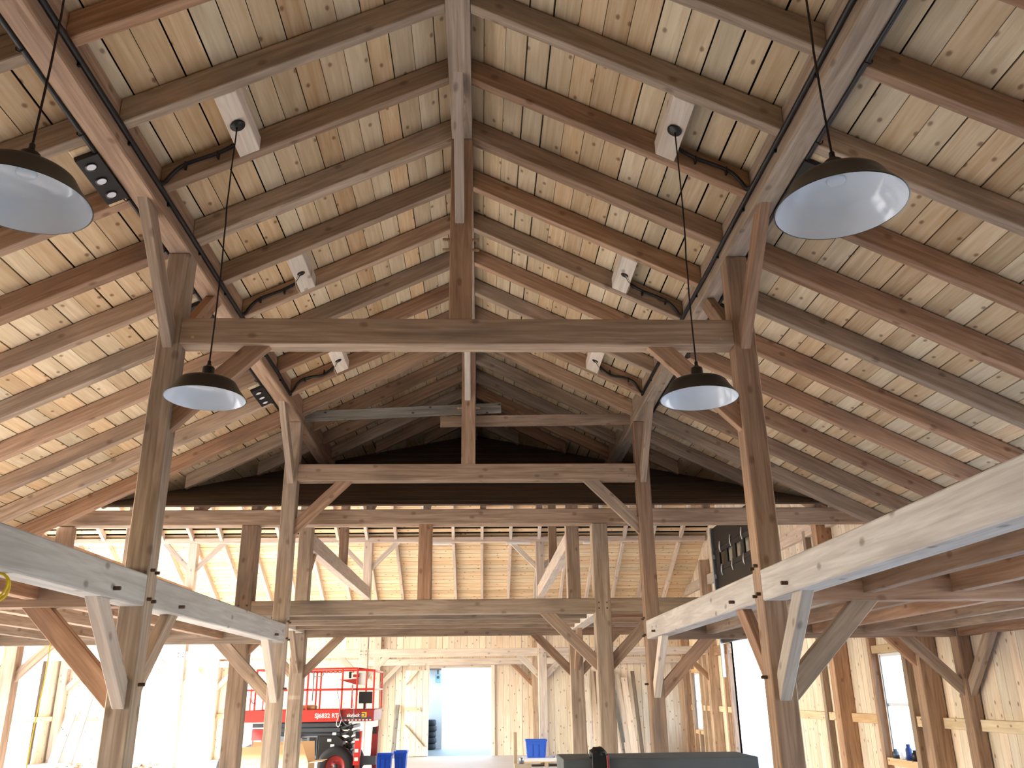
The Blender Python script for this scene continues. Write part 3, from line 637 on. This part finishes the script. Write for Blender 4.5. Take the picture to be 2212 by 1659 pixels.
# ------------------------------------------------------------------ three-eye spotlights beside the purlins
for s in (-1, 1):
    sd = 'left' if s < 0 else 'right'
    ax = V((s, 0, -SL)).normalized(); nrm = V((s * SL * cs, 0, cs))
    for k, wd in ((-2, 'nearest'), (1, 'middle, half hidden by the post'), (4, 'farthest')):
        y0 = Y1 + k * SP + .10; y1 = Y1 + (k + 1) * SP - .004
        a, b = slopept(s, 2.712, y0), slopept(s, 2.872, y0)
        r = empty('spotlight_bar', (s * 2.80, (y0 + y1) / 2, ZR - SL * 2.8)); tag(r, 'black triple spotlight outside the %s purlin, %s' % (sd, wd), 'light', 'triple spotlights along the purlins')
        prism('mounting_board', [a, b, b + nrm * .03, a + nrm * .03], Y * (y1 - y0), Y, MB, r)
        a, b = slopept(s, 2.712, y0 + .07) - nrm * .045, slopept(s, 2.868, y0 + .07) - nrm * .045
        hb = prism('housing', [a, b, b + nrm * .045, a + nrm * .045], Y * .60, Y, M_blkm, r, .003)
        for t in (.11, .30, .49):
            c = slopept(s, 2.80, y0 + .07 + t) - nrm * .045
            lathe('bezel', [(.036, .0), (.046, -.001), (.046, -.006), (.036, -.007)], M_blk, c, r, nrm, 24)
            lathe('lens', [(0, -.004), (.036, -.004), (.036, -.001), (0, -.001)], M_lens, c, r, nrm, 24, False)

# ------------------------------------------------------------------ black cables
for s in (-1, 1):
    sd = 'left' if s < 0 else 'right'
    xi = s * (A - .022); zc = 3.995 + H
    r = empty('power_cable', (xi, 6.3, zc)); tag(r, 'black cable clipped along the inner side of the %s purlin, with branches to the blocks' % sd, 'cable')
    tube('run', [(xi, .8 + .75 * i, zc + random.uniform(-.006, .006)) for i in range(14)] + [(xi, 11.25, zc - .01), (xi, 11.38, zc - .02)], .022, M_cable, r, 8)
    for k in (-1, 2, 5):
        yf = Y1 + k * SP - .018
        P = lambda x, z: (s * x, yf, z + H)
        pts = [(xi, yf - .12, zc), P(2.46, 4.03), P(2.41, 4.13), P(2.33, 4.22), P(2.20, 4.28), P(2.05, 4.34), P(1.93, 4.415), P(1.88, 4.46)]
        if k == 5: pts = [(xi, yf - .05, zc), P(2.45, 4.06), P(2.38, 4.20), P(2.22, 4.26), P(2.05, 4.27), P(1.95, 4.36), P(1.88, 4.44)]
        tube('branch', pts, .016, M_cable, r, 8, smooth_pts=2)
        for x, z in ((2.30, 4.235), (2.04, 4.345)):
            box('clip', (s * x - .008, yf - .02, z + H - .055), (s * x + .008, yf + .019, z + H + .01), M_cable, None, r, 0)
    for k in range(-6, 5):
        yy = Y1 + k * SP + .2
        box('clip', (min(xi, s * A), yy, zc - .035), (max(xi, s * A) + .0, yy + .02, zc + .02), M_cable, None, r, 0)
    xo = s * (A + PW + .019); zo = 3.875 + H
    r = empty('power_cable', (xo, 5, zo)); tag(r, 'thin black cable clipped along the outer side of the %s purlin' % sd, 'cable')
    tube('run', [(xo, .8 + .8 * i, zo + random.uniform(-.006, .006)) for i in range(14)] + [(xo, 12.2, zo)], .018, M_cable, r, 8)
    for k in range(-5, 6):
        yy = Y1 + k * SP - .05
        tube('clip', [(s * (A + PW + .002), yy, zo - .01), (s * (A + PW + .03), yy, zo - .03), (s * (A + PW + .05), yy, zo - .015), (s * (A + PW + .055), yy, zo + .005)], .006, M_cable, r, 5)

# yellow cord: coil on the left beam and a length hanging in the aisle
r = empty('extension_cord', (-2.60, 5.12, 2.50)); tag(r, 'yellow extension cord coiled under the left pale beam at the picture edge', 'cord')
rng = random.Random(3)
for i in range(6):
    ph = rng.random() * 6; rr = .07 + .012 * rng.random(); ty = rng.uniform(-.5, .5)
    pts = [V((-2.60, 5.10, 2.46)) + V((rr * math.cos(t + ph), rr * .6 * math.sin(t) * math.sin(ty * 2), rr * math.sin(t + ph))) for t in [j * 2 * math.pi / 20 for j in range(20)]]
    tube('cord_loop', pts, .006, M_yel, r, 6, True)
o = tube('hanging_cord', [(-5.62, 12.22, 2.56), (-5.60, 12.20, 2.2), (-5.64, 12.2, 1.6), (-5.66, 12.2, .9), (-5.6, 12.2, .02)], .008, M_yel, None, 6, smooth_pts=2); tag(o, 'yellow cord hanging straight down in the left aisle', 'cord')

# ------------------------------------------------------------------ red scissor lift
LY = 20.45; LD = 1.7
r = empty('scissor_lift', (-3.65, LY + LD / 2, 0)); tag(r, 'red scissor lift with railed platform, parked behind the left posts', 'lift')
def lb(name, x0, x1, z0, z1, m, y0=0, y1=LD, par=None, bev=.006): return box(name, (x0, LY + y0, z0), (x1, LY + y1, z1), m, None, par or r, bev)
pf = lb('platform', -5.08, -2.95, 1.31, 1.56, M_red, 0, .05)
lb('platform_side', -5.08, -2.95, 1.31, 1.56, M_red, LD - .05, LD); lb('platform_end', -5.08, -5.03, 1.31, 1.56, M_red, .05, LD - .05)
lb('deck', -5.03, -2.25, 1.36, 1.40, M_grey, .05, LD - .05)
xt = lb('extension_deck', -2.98, -2.20, 1.31, 1.55, M_redd, .055, .10); lb('extension_side', -2.98, -2.20, 1.31, 1.55, M_redd, LD - .10, LD - .055); lb('extension_end', -2.25, -2.20, 1.31, 1.55, M_redd, .10, LD - .10)
for i in range(9): lb('dash', -2.92 + i * .078, -2.88 + i * .078, 1.325, 1.35, M_text, .050, .054, xt, 0)
def rail(name, p0, p1, t=.04, m=M_red): return beam(name, (p0[0], LY + p0[1], p0[2]), (p1[0], LY + p1[1], p1[2]), t, t, m, Z if abs(p1[2] - p0[2]) < .5 else Y, r, .005)
for yy in (.03, LD - .03):
    rail('top_rail', (-4.85, yy, 2.41), (-2.60, yy, 2.43)); rail('top_rail', (-2.60, yy + (.05 if yy < 1 else -.05), 2.43), (-2.22, yy + (.05 if yy < 1 else -.05), 2.38))
    rail('mid_rail', (-5.06, yy, 1.985), (-2.22, yy, 1.985))
    for x in (-4.85, -3.80, -3.70, -2.93, -2.60, -2.22): rail('upright', (x, yy, 1.56), (x, yy, 2.41 if x < -2.3 else 2.38))
    for x in (-5.06, -4.95): rail('upright', (x, yy, 1.56), (x, yy, 2.02), .03)
rail('top_rail', (-2.22, .05, 2.38), (-2.22, LD - .05, 2.38)); rail('mid_rail', (-2.22, .05, 1.985), (-2.22, LD - .05, 1.985)); rail('top_rail', (-4.85, .03, 2.41), (-4.85, LD - .03, 2.41)); rail('mid_rail', (-5.06, .03, 1.985), (-5.06, LD - .03, 1.985))
tube('scalloped_guard', [(-3.75 + i * .02, LY + .03, 2.36 + .018 * abs(math.sin(i * .02 * math.pi / .1)) * -1) for i in range(41)], .012, M_redd, r, 6)
tube('gate_handle', [(-3.58, LY + .02, 1.75), (-3.58, LY + .02, 2.36)], .014, M_mgrey, r, 8)
tube('gate_handle', [(-3.58, LY + .02, 2.26), (-3.40, LY + .02, 2.26), (-3.36, LY + .02, 2.30), (-3.36, LY + .02, 2.36)], .012, M_mgrey, r, 8, smooth_pts=1)
tube('gate_loop', [(-4.93, LY - .01, 1.96), (-4.93, LY - .01, 1.80), (-4.90, LY - .01, 1.72), (-4.84, LY - .01, 1.70)], .012, M_red, r, 6, smooth_pts=1)
tube('gate_loop', [(-4.55, LY - .01, 1.62), (-4.55, LY - .01, 2.25), (-4.50, LY - .01, 2.32), (-4.40, LY - .01, 2.30)], .014, M_red, r, 6, smooth_pts=1)
cb = lb('control_box', -2.74, -2.42, 2.08, 2.34, M_paper, .06, .2); lb('control_face', -2.70, -2.56, 2.24, 2.30, M_redd, .05, .058, cb, 0)
lb('control_guard', -2.80, -2.74, 2.22, 2.36, M_blkm, .06, .18)
prism('horn_cover', [(-3.02, LY + .02, 2.19), (-2.62, LY + .02, 2.08), (-2.62, LY + .02, 2.20)], Y * .06, X, M_redd, r)
lb('document_box', -2.56, -2.26, 1.68, 1.93, M_blkm, .12, .3); lb('document_post', -2.46, -2.42, 1.40, 1.68, M_blkm, .18, .22)
tube('loose_cable', [(-2.68, LY - .01, 2.08), (-2.70, LY - .02, 1.9), (-2.62, LY - .02, 1.5), (-2.66, LY - .02, 1.25), (-2.80, LY - .02, 1.22), (-2.93, LY - .02, 1.4), (-2.98, LY - .02, 1.8), (-3.05, LY - .02, 1.98)], .008, M_mgrey, r, 6, smooth_pts=2)
tube('loose_cable', [(-2.96, LY - .03, 1.45), (-3.02, LY - .03, 1.25), (-2.95, LY - .03, 1.18), (-2.90, LY - .03, 1.35)], .008, M_paper, r, 6, smooth_pts=2)
lb('rolled_tarp', -3.88, -3.50, 1.56, 1.66, M_card, .08, .3, None, .03); lb('black_case', -3.95, -3.90, 1.56, 1.82, M_blkm, .1, .3)
# scissor stack, chassis
for i, z in enumerate((.98, 1.09, 1.20)):
    lb('scissor_arm', -4.9, -2.95, z, z + .085, M_grey, .18, .26); lb('scissor_arm', -4.9, -2.95, z, z + .085, M_grey, LD - .26, LD - .18)
for i in range(5):
    z = .60 + i * .135
    rail('scissor_link', (-2.98, .25, z), (-2.70, .25, z + .12), .05, M_grey); rail('scissor_link', (-2.70, .30, z), (-2.98, .30, z + .12), .05, M_blkm)
    lb('scissor_pin', -2.76, -2.66, z + .02, z + .09, M_blkm, .2, 1.4)
lb('chassis', -5.05, -2.75, .48, .72, M_grey, .3, LD - .3)
eng = lb('engine_cover', -4.40, -3.42, .55, 1.02, M_mgrey, .10, .55)
for i in range(3): lb('vent_slot', -3.76, -3.66, .86 + i * .045, .885 + i * .045, M_blkm, .092, .099, eng, 0)
lb('engine_opening', -3.60, -3.45, .62, .99, M_blkm, .09, .099, eng, 0)
prism('tank_cover', [(-3.40, LY + .08, .50), (-3.02, LY + .08, .50), (-2.86, LY + .08, .66), (-2.86, LY + .08, .92), (-2.98, LY + .08, 1.02), (-3.40, LY + .08, 1.02)], Y * .45, X, M_blkm, r, .01)
for x, z in ((-3.20, .93), (-3.13, .82), (-3.10, 1.06), (-3.16, .70)): lb('sticker', x, x + .085, z - .03, z + .025, M_paper, .068, .079, None, 0)
lb('red_lamp', -3.95, -3.78, .98, 1.06, M_redd, .04, .09)
def wheel(x, y):
    t = lathe('tyre', [(.22, -.14), (.30, -.15), (.37, -.14), (.40, -.10), (.405, 0), (.40, .10), (.37, .14), (.30, .15), (.22, .14)], M_tyre, (x, y, .405), r, Y, 40)
    hb = lathe('wheel_hub', [(0, -.10), (.05, -.10), (.06, -.08), (.15, -.08), (.19, -.11), (.225, -.12), (.225, .12), (0, .12)], M_redd, (x, y, .405), t, Y, 32)
    for k in range(6):
        a = k * math.pi / 3
        cyl('wheel_bolt', (x + .10 * math.cos(a), y - .075, .405 + .10 * math.sin(a)), (x + .10 * math.cos(a), y - .10, .405 + .10 * math.sin(a)), .013, M_grey, t, 6)
    lathe('hub_cap', [(0, -.135), (.045, -.13), (.05, -.10), (0, -.10)], M_grey, (x, y, .405), t, Y, 20)
for x in (-2.98, -5.15): wheel(x, LY + .06); wheel(x, LY + LD - .06)
for x, z0, z1, m, y0 in ((-2.52, .42, 1.12, M_red, -.08), (-2.20, .55, 1.20, M_redd, .35)):
    o = prism('outrigger', [(x - .08, LY + y0, z0), (x + .06, LY + y0, z0), (x + .09, LY + y0, z1), (x - .05, LY + y0, z1 - .03)], Y * .16, Z, m, r)
    lb('outrigger_cap', x - .05, x + .04, z1 - .16, z1 - .02, M_blkm, y0 - .02, y0 + .16)
    if m is M_red:
        for z in (.55, .72, .96): lb('sticker', x - .05, x + .03, z - .04, z + .03, M_paper, y0 - .008, y0 - .001, None, 0)
lb('outrigger_beam', -2.50, -2.12, .42, .60, M_grey, .02, .14); lb('outrigger_foot', -2.62, -2.02, 0, .10, M_blkm, -.15, .3); lb('outrigger_leg', -2.56, -2.46, .10, .45, M_redd, -.06, .06); lb('outrigger_leg', -2.24, -2.14, .0, .58, M_redd, .37, .47)
lb('side_stand', -4.85, -4.60, .95, 1.17, M_redd, -.02, .0); lb('side_stand_frame', -4.83, -4.80, .50, .95, M_redd, -.02, .01); lb('side_stand_frame', -4.63, -4.60, .50, .95, M_redd, -.02, .01)
def text(name, s, loc, size, mat, par, rotz=0, ext=.002):
    c = bpy.data.curves.new(name, 'FONT'); c.body = s; c.size = size; c.extrude = ext; c.offset = size * .022; c.materials.append(mat)
    o = bpy.data.objects.new(name, c); mw = Matrix.Translation(V(loc)) @ Matrix.Rotation(rotz, 4, 'Z') @ Matrix.Rotation(math.pi / 2, 4, 'X')
    place(o, mw, par); bpy.context.view_layer.update()
    me = bpy.data.meshes.new_from_object(o.evaluated_get(bpy.context.evaluated_depsgraph_get())); bpy.data.objects.remove(o)
    return place(bpy.data.objects.new(name, me), mw, par)
t = text('model_lettering', 'SJ6832 RT', (-3.50, LY - .003, 1.395), .125, M_text, r)
t = text('maker_lettering', 'skyjack', (-2.80, LY + .052, 1.405), .10, M_text, r)
lb('logo_patch', -2.47, -2.36, 1.385, 1.50, M_decy, .050, .054, xt, 0); lb('logo_bar', -2.53, -2.39, 1.46, 1.475, M_decb, .046, .050, xt, 0); lb('logo_bar', -2.53, -2.39, 1.41, 1.425, M_decb, .046, .050, xt, 0); lb('logo_bar', -2.41, -2.39, 1.425, 1.46, M_decb, .046, .050, xt, 0)

# ------------------------------------------------------------------ open cardboard box in front of the lift
r = empty('cardboard_box', (-3.75, 18.6, 0)); tag(r, 'large open cardboard box with raised flaps in front of the lift wheels', 'box')
bx0, bx1, by0, by1, bz = -4.52, -3.18, 18.3, 19.0, .62
box('wall', (bx0, by0, 0), (bx1, by0 + .012, bz), M_card, X, r, .002); box('wall', (bx0, by1 - .012, 0), (bx1, by1, bz), M_card, X, r, .002)
box('wall', (bx0, by0 + .012, 0), (bx0 + .012, by1 - .012, bz), M_card, Y, r, .002); box('wall', (bx1 - .012, by0 + .012, 0), (bx1, by1 - .012, bz), M_card, Y, r, .002)
box('base', (bx0 + .012, by0 + .012, 0.001), (bx1 - .012, by1 - .012, .012), M_card, X, r, 0)
prism('flap', [(bx0, by0 - .002, bz), (bx1, by0 - .002, bz), (bx1 - .12, by0 - .10, bz + .36), (bx0 - .02, by0 - .10, bz + .30)], V((0, -.007, .002)), X, M_card, r, 0)
prism('flap', [(bx0, by1 + .002, bz), (bx1, by1 + .002, bz), (bx1 - .05, by1 + .12, bz + .36), (bx0 + .05, by1 + .12, bz + .36)], V((0, .007, .002)), X, M_card, r, 0)
prism('flap', [(bx1 + .002, by0, bz), (bx1 + .002, by1, bz), (bx1 + .26, by1 - .05, bz + .02), (bx1 + .26, by0 + .05, bz + .02)], V((.0, 0, .008)), Y, M_cardi, r, 0)
prism('flap', [(bx0 - .002, by0, bz), (bx0 - .002, by1, bz), (bx0 - .20, by1 - .05, bz - .22), (bx0 - .20, by0 + .05, bz - .22)], V((-.006, 0, .006)), Y, M_cardi, r, 0)

# ------------------------------------------------------------------ bins, pallet, boards and scraps
def tote(x0, x1, y0, y1, z0, z1, m, lab, par=None):
    r = empty('storage_tote', ((x0 + x1) / 2, (y0 + y1) / 2, z0)); tag(r, lab, 'bin')
    t = .035
    bm = bmesh.new(); c = V(((x0 + x1) / 2, (y0 + y1) / 2, z0)); mw = Matrix.Translation(c)
    hx, hy, h = (x1 - x0) / 2, (y1 - y0) / 2, z1 - z0
    rings = []
    for f, z, in ((-.055, 0), (-.02, h - .03), (-.032, h - .03), (-.062, .012)):
        rings.append([bm.verts.new((sx * (hx + f), sy * (hy + f), z)) for sx, sy in ((-1, -1), (1, -1), (1, 1), (-1, 1))])
    for a, b in zip(rings, rings[1:]):
        for k in range(4): bm.faces.new((a[k], a[(k + 1) % 4], b[(k + 1) % 4], b[k]))
    bm.faces.new(rings[0][::-1]); bm.faces.new(rings[-1])
    finish('tub', bm, m, mw, r)
    for lo, hi in (((x0, y0, z1 - .045), (x1, y0 + .03, z1)), ((x0, y1 - .03, z1 - .045), (x1, y1, z1)), ((x0, y0 + .03, z1 - .045), (x0 + .03, y1 - .03, z1)), ((x1 - .03, y0 + .03, z1 - .045), (x1, y1 - .03, z1))):
        box('rim', lo, hi, m, None, r, .006)
    for k in range(3):
        xa = x0 + (x1 - x0) * (.12 + .27 * k)
        prism('rib', [(xa, y0 + .034, z0 + .04), (xa + .20 * (x1 - x0), y0 + .034, z0 + .04), (xa + .20 * (x1 - x0), y0 + .012, z1 - .12), (xa, y0 + .012, z1 - .12)], V((0, .02, 0)), Z, m, r, .003)
    return r
pl = empty('pallet', (1.95, 25.35, 0)); tag(pl, 'wooden pallet under the blue tote', 'pallet')
for i in range(5): box('slat', (1.28, 24.92 + i * .19, .105), (2.62, 25.06 + i * .19, .125), MB, X, pl, .002)
for x in (1.28, 1.90, 2.52): box('stringer', (x, 24.9, 0), (x + .1, 25.84, .104), MB, Y, pl, .003)
o = box('foam_sheet', (1.33, 24.95, .126), (2.60, 25.8, .20), M_paper, X); tag(o, 'thick white sheet lying on the pallet', 'sheet')
tote(1.40, 2.00, 25.15, 25.62, .201, .66, M_blue, 'blue plastic storage tote on the pallet near the doorway')
tote(-2.42, -1.98, 22.75, 23.2, 0, .50, M_blue2, 'bright blue bin on the floor beside the lift, darker one')
tote(-1.96, -1.62, 22.85, 23.35, 0, .55, M_blue2, 'bright blue bin on the floor, the one farther from the lift')
rng = random.Random(11)
for i in range(7):
    x = 2.08 + i * .065; o = cyl('metal_part', (x, 25.2 + rng.uniform(-.1, .1), .215), (x + rng.uniform(.03, .08), 25.2 + rng.uniform(-.1, .1), .222), .014, M_zinc, None, 8); tag(o, 'small metal part scattered on the white sheet', 'hardware', 'metal parts on the sheet')
o = box('offcut', (1.02, 23.0, 0), (1.44, 23.3, .20), MB, X); tag(o, 'squared pine block on the floor in front of the pallet', 'block')
o = box('stake', (1.02, 23.5, 0), (1.10, 23.56, .92), MB, Z); tag(o, 'thin upright stake standing by the pine block', 'stick')
o = lathe('can', [(0, 0), (.06, 0), (.06, .14), (.055, .145), (0, .145)], M_zinc, (1.20, 23.15, .201), None, Z, 20); tag(o, 'silver can on the pine block', 'can')
o = box('bench', (.90, 8.0, 1.0), (2.60, 8.7, 1.31), M_slab, X, None, .006); tag(o, 'dark grey weathered bench top at the bottom edge', 'bench')
for x in (.95, 2.45):
    for y in (8.05, 8.55): box('leg', (x, y, 0), (x + .09, y + .09, .999), M_slab, Z, o)
bgr = empty('tool_bag', (1.22, 8.1, 1.31)); tag(bgr, 'black tool bag with a red strap slumped over the grey bench', 'bag')
bm = bmesh.new(); bmesh.ops.create_icosphere(bm, subdivisions=3, radius=.5)
rr = random.Random(5)
for v in bm.verts: v.co = V((v.co.x * .16, v.co.y * .2, max(v.co.z, -.3) * .12)) * (1 + .08 * math.sin(v.co.x * 17 + v.co.z * 11))
finish('sack', bm, M_blkm, Matrix.Translation((1.21, 8.08, 1.345)), bgr, True)
box('flap', (1.15, 7.985, 1.10), (1.27, 7.998, 1.36), M_blkm, Z, bgr); box('strap', (1.275, 7.98, 1.08), (1.295, 7.998, 1.345), M_redd, Z, bgr)
# boards leaning on the far wall; the dark ones stand in for shaded gaps
for i, (x, wv, ln, h, m) in enumerate(((3.25, .13, .03, 2.5, MW), (3.45, .10, .02, 2.35, MD), (3.62, .16, .02, 2.55, MW), (3.95, .12, .05, 2.5, MD), (4.22, .15, .28, 2.55, MW), (4.42, .13, .26, 2.52, MG), (4.62, .20, .16, 2.42, MW), (4.88, .20, .10, 2.3, MW), (5.16, .12, .04, 2.5, MD))):
    yb = 28.75 - .02 * i
    o = beam('leaning_board', (x + ln, yb, .0), (x, 29.50 - .03 * (i % 3), h), wv, .03, m, Y); tag(o, '%s board or shade-coloured gap strip from the doorway leaning on the far right wall' % ORD[i + 1], 'board', 'boards leaning on the far wall')
o = beam('leaning_board', (-12.62, 28.3, 0), (-12.55, 28.9, 1.42), .30, .04, MG, Y); tag(o, 'short grey plank leaning by the bright left corner', 'board')
o = beam('leaning_board', (-12.20, 28.4, 0), (-12.05, 28.95, 2.0), .20, .05, MG, Y); tag(o, 'tall dark grey plank leaning by the bright left corner', 'board')
o = beam('leaning_board', (-2.55, 28.9, 0), (-2.5, 29.5, 1.55), .14, .03, MG, Y); tag(o, 'grey board leaning against the wall beside the far doorway', 'board')
rng = random.Random(21)
for i in range(54):
    a = i < 27
    cx, cy = ((-10.7, 25.2) if a else (-8.75, 24.6)); d = rng.random() ** .6
    x = cx + rng.uniform(-.75, .75); y = cy + rng.uniform(-.5, .5); lay = i % 3
    if lay: x = cx + rng.uniform(-.45, .45); y = cy + rng.uniform(-.25, .25)
    z = .045 + lay * .085; an = rng.uniform(0, math.pi); tl = rng.uniform(-.3, .3) if lay else rng.uniform(-.1, .1); L = rng.uniform(.16, .34)
    dv = V((math.cos(an) * math.cos(tl), math.sin(an) * math.cos(tl), math.sin(tl))) * L / 2; z = max(z, abs(dv.z) + .03)
    o = beam('wood_offcut', V((x, y, z)) - dv, V((x, y, z)) + dv, rng.uniform(.07, .16), rng.uniform(.04, .09), rng.choice((MT, MT, MP, MS)))
    tag(o, 'wood offcut in the scrap pile %s' % ('by the leaning grey planks' if a else 'behind the left front post'), 'offcut', 'offcuts by the grey planks' if a else 'offcuts behind the front post')
# small things on the near window sill
for i, (y, h, m, lab) in enumerate(((15.1, .14, M_grey, 'dark jar on the tall window ledge'), (14.85, .10, M_paper, 'white pot on the tall window ledge'), (14.62, .24, M_decb, 'tall blue bottle on the tall window ledge'), (14.42, .16, M_blkm, 'black tin on the tall window ledge'))):
    o = lathe('container', [(0, 0), (.05, 0), (.05, h * .7), (.03, h * .8), (.03, h), (0, h)], m, (7.04, y, .771), None, Z, 14); tag(o, lab, 'container')
# room beyond the doorway
pw = box('wall_partition', (-2.49, 34.0, -.02), (-1.25, 34.1, 3.2), M_whitewall, X); tag(pw, 'white partition seen through the far doorway', None, None, 'structure')
o = empty('control_unit', (-1.42, 33.95, 2.3)); tag(o, 'pale green control unit on the partition beyond the doorway', 'control box')
box('case', (-1.52, 33.9, 2.28), (-1.32, 33.99, 2.56), M_grnbox, Z, o, .01); lathe('dial', [(0, 0), (.05, 0), (.05, .02), (0, .02)], M_grey, (-1.42, 33.895, 2.46), o, -Y, 16); box('conduit', (-1.45, 33.93, 2.57), (-1.41, 33.97, 3.1), M_grey, Z, o)
o = box('shelf', (-2.1, 33.7, 2.72), (-1.3, 33.99, 2.80), MD, X); tag(o, 'dark shelf above the pale green control unit', 'shelf')
o = empty('tyre_stack', (-1.72, 33.6, 0)); tag(o, 'stack of black tyres just inside the far doorway', 'tyres')
for i in range(5): lathe('tyre', [(.12, -.09), (.22, -.10), (.26, -.06), (.26, .06), (.22, .10), (.12, .09)], M_tyre, (-1.70 + .02 * (i % 2), 33.6, .085 + i * .2), o, Z, 24)
dl = empty('door_2', (-1.9, 29.4, 0)); tag(dl, 'white boarded door leaf with diagonal brace beside the far doorway', None, None, 'structure')
for i in range(4): box('board', (-2.26 + i * .19, 29.44, .02), (-2.08 + i * .19, 29.465, 2.60), MW, Z, dl, .002)
beam('diagonal', (-2.24, 29.42, .95), (-1.62, 29.42, .30), .03, .12, MB, Y + Z * .01, dl); beam('diagonal', (-2.24, 29.42, 2.15), (-1.85, 29.42, 2.58), .03, .10, MB, Y + Z * .01, dl)
box('rail', (-2.26, 29.405, 1.35), (-1.75, 29.435, 1.47), MB, X, dl)
# boarded wall patch lights over the purlin: white strips under the far purlin
for x0 in (-1.45, .95, 3.30):
    o = box('strip_light', (x0, 25.92, 6.115), (x0 + .75, 26.02, 6.175), M_paper, X); tag(o, 'white strip light fixed under the far purlin, %s' % {-1.45: 'left of the short loft post', .95: 'near the high right brace', 3.30: 'beyond the right loft post'}[x0], 'light')
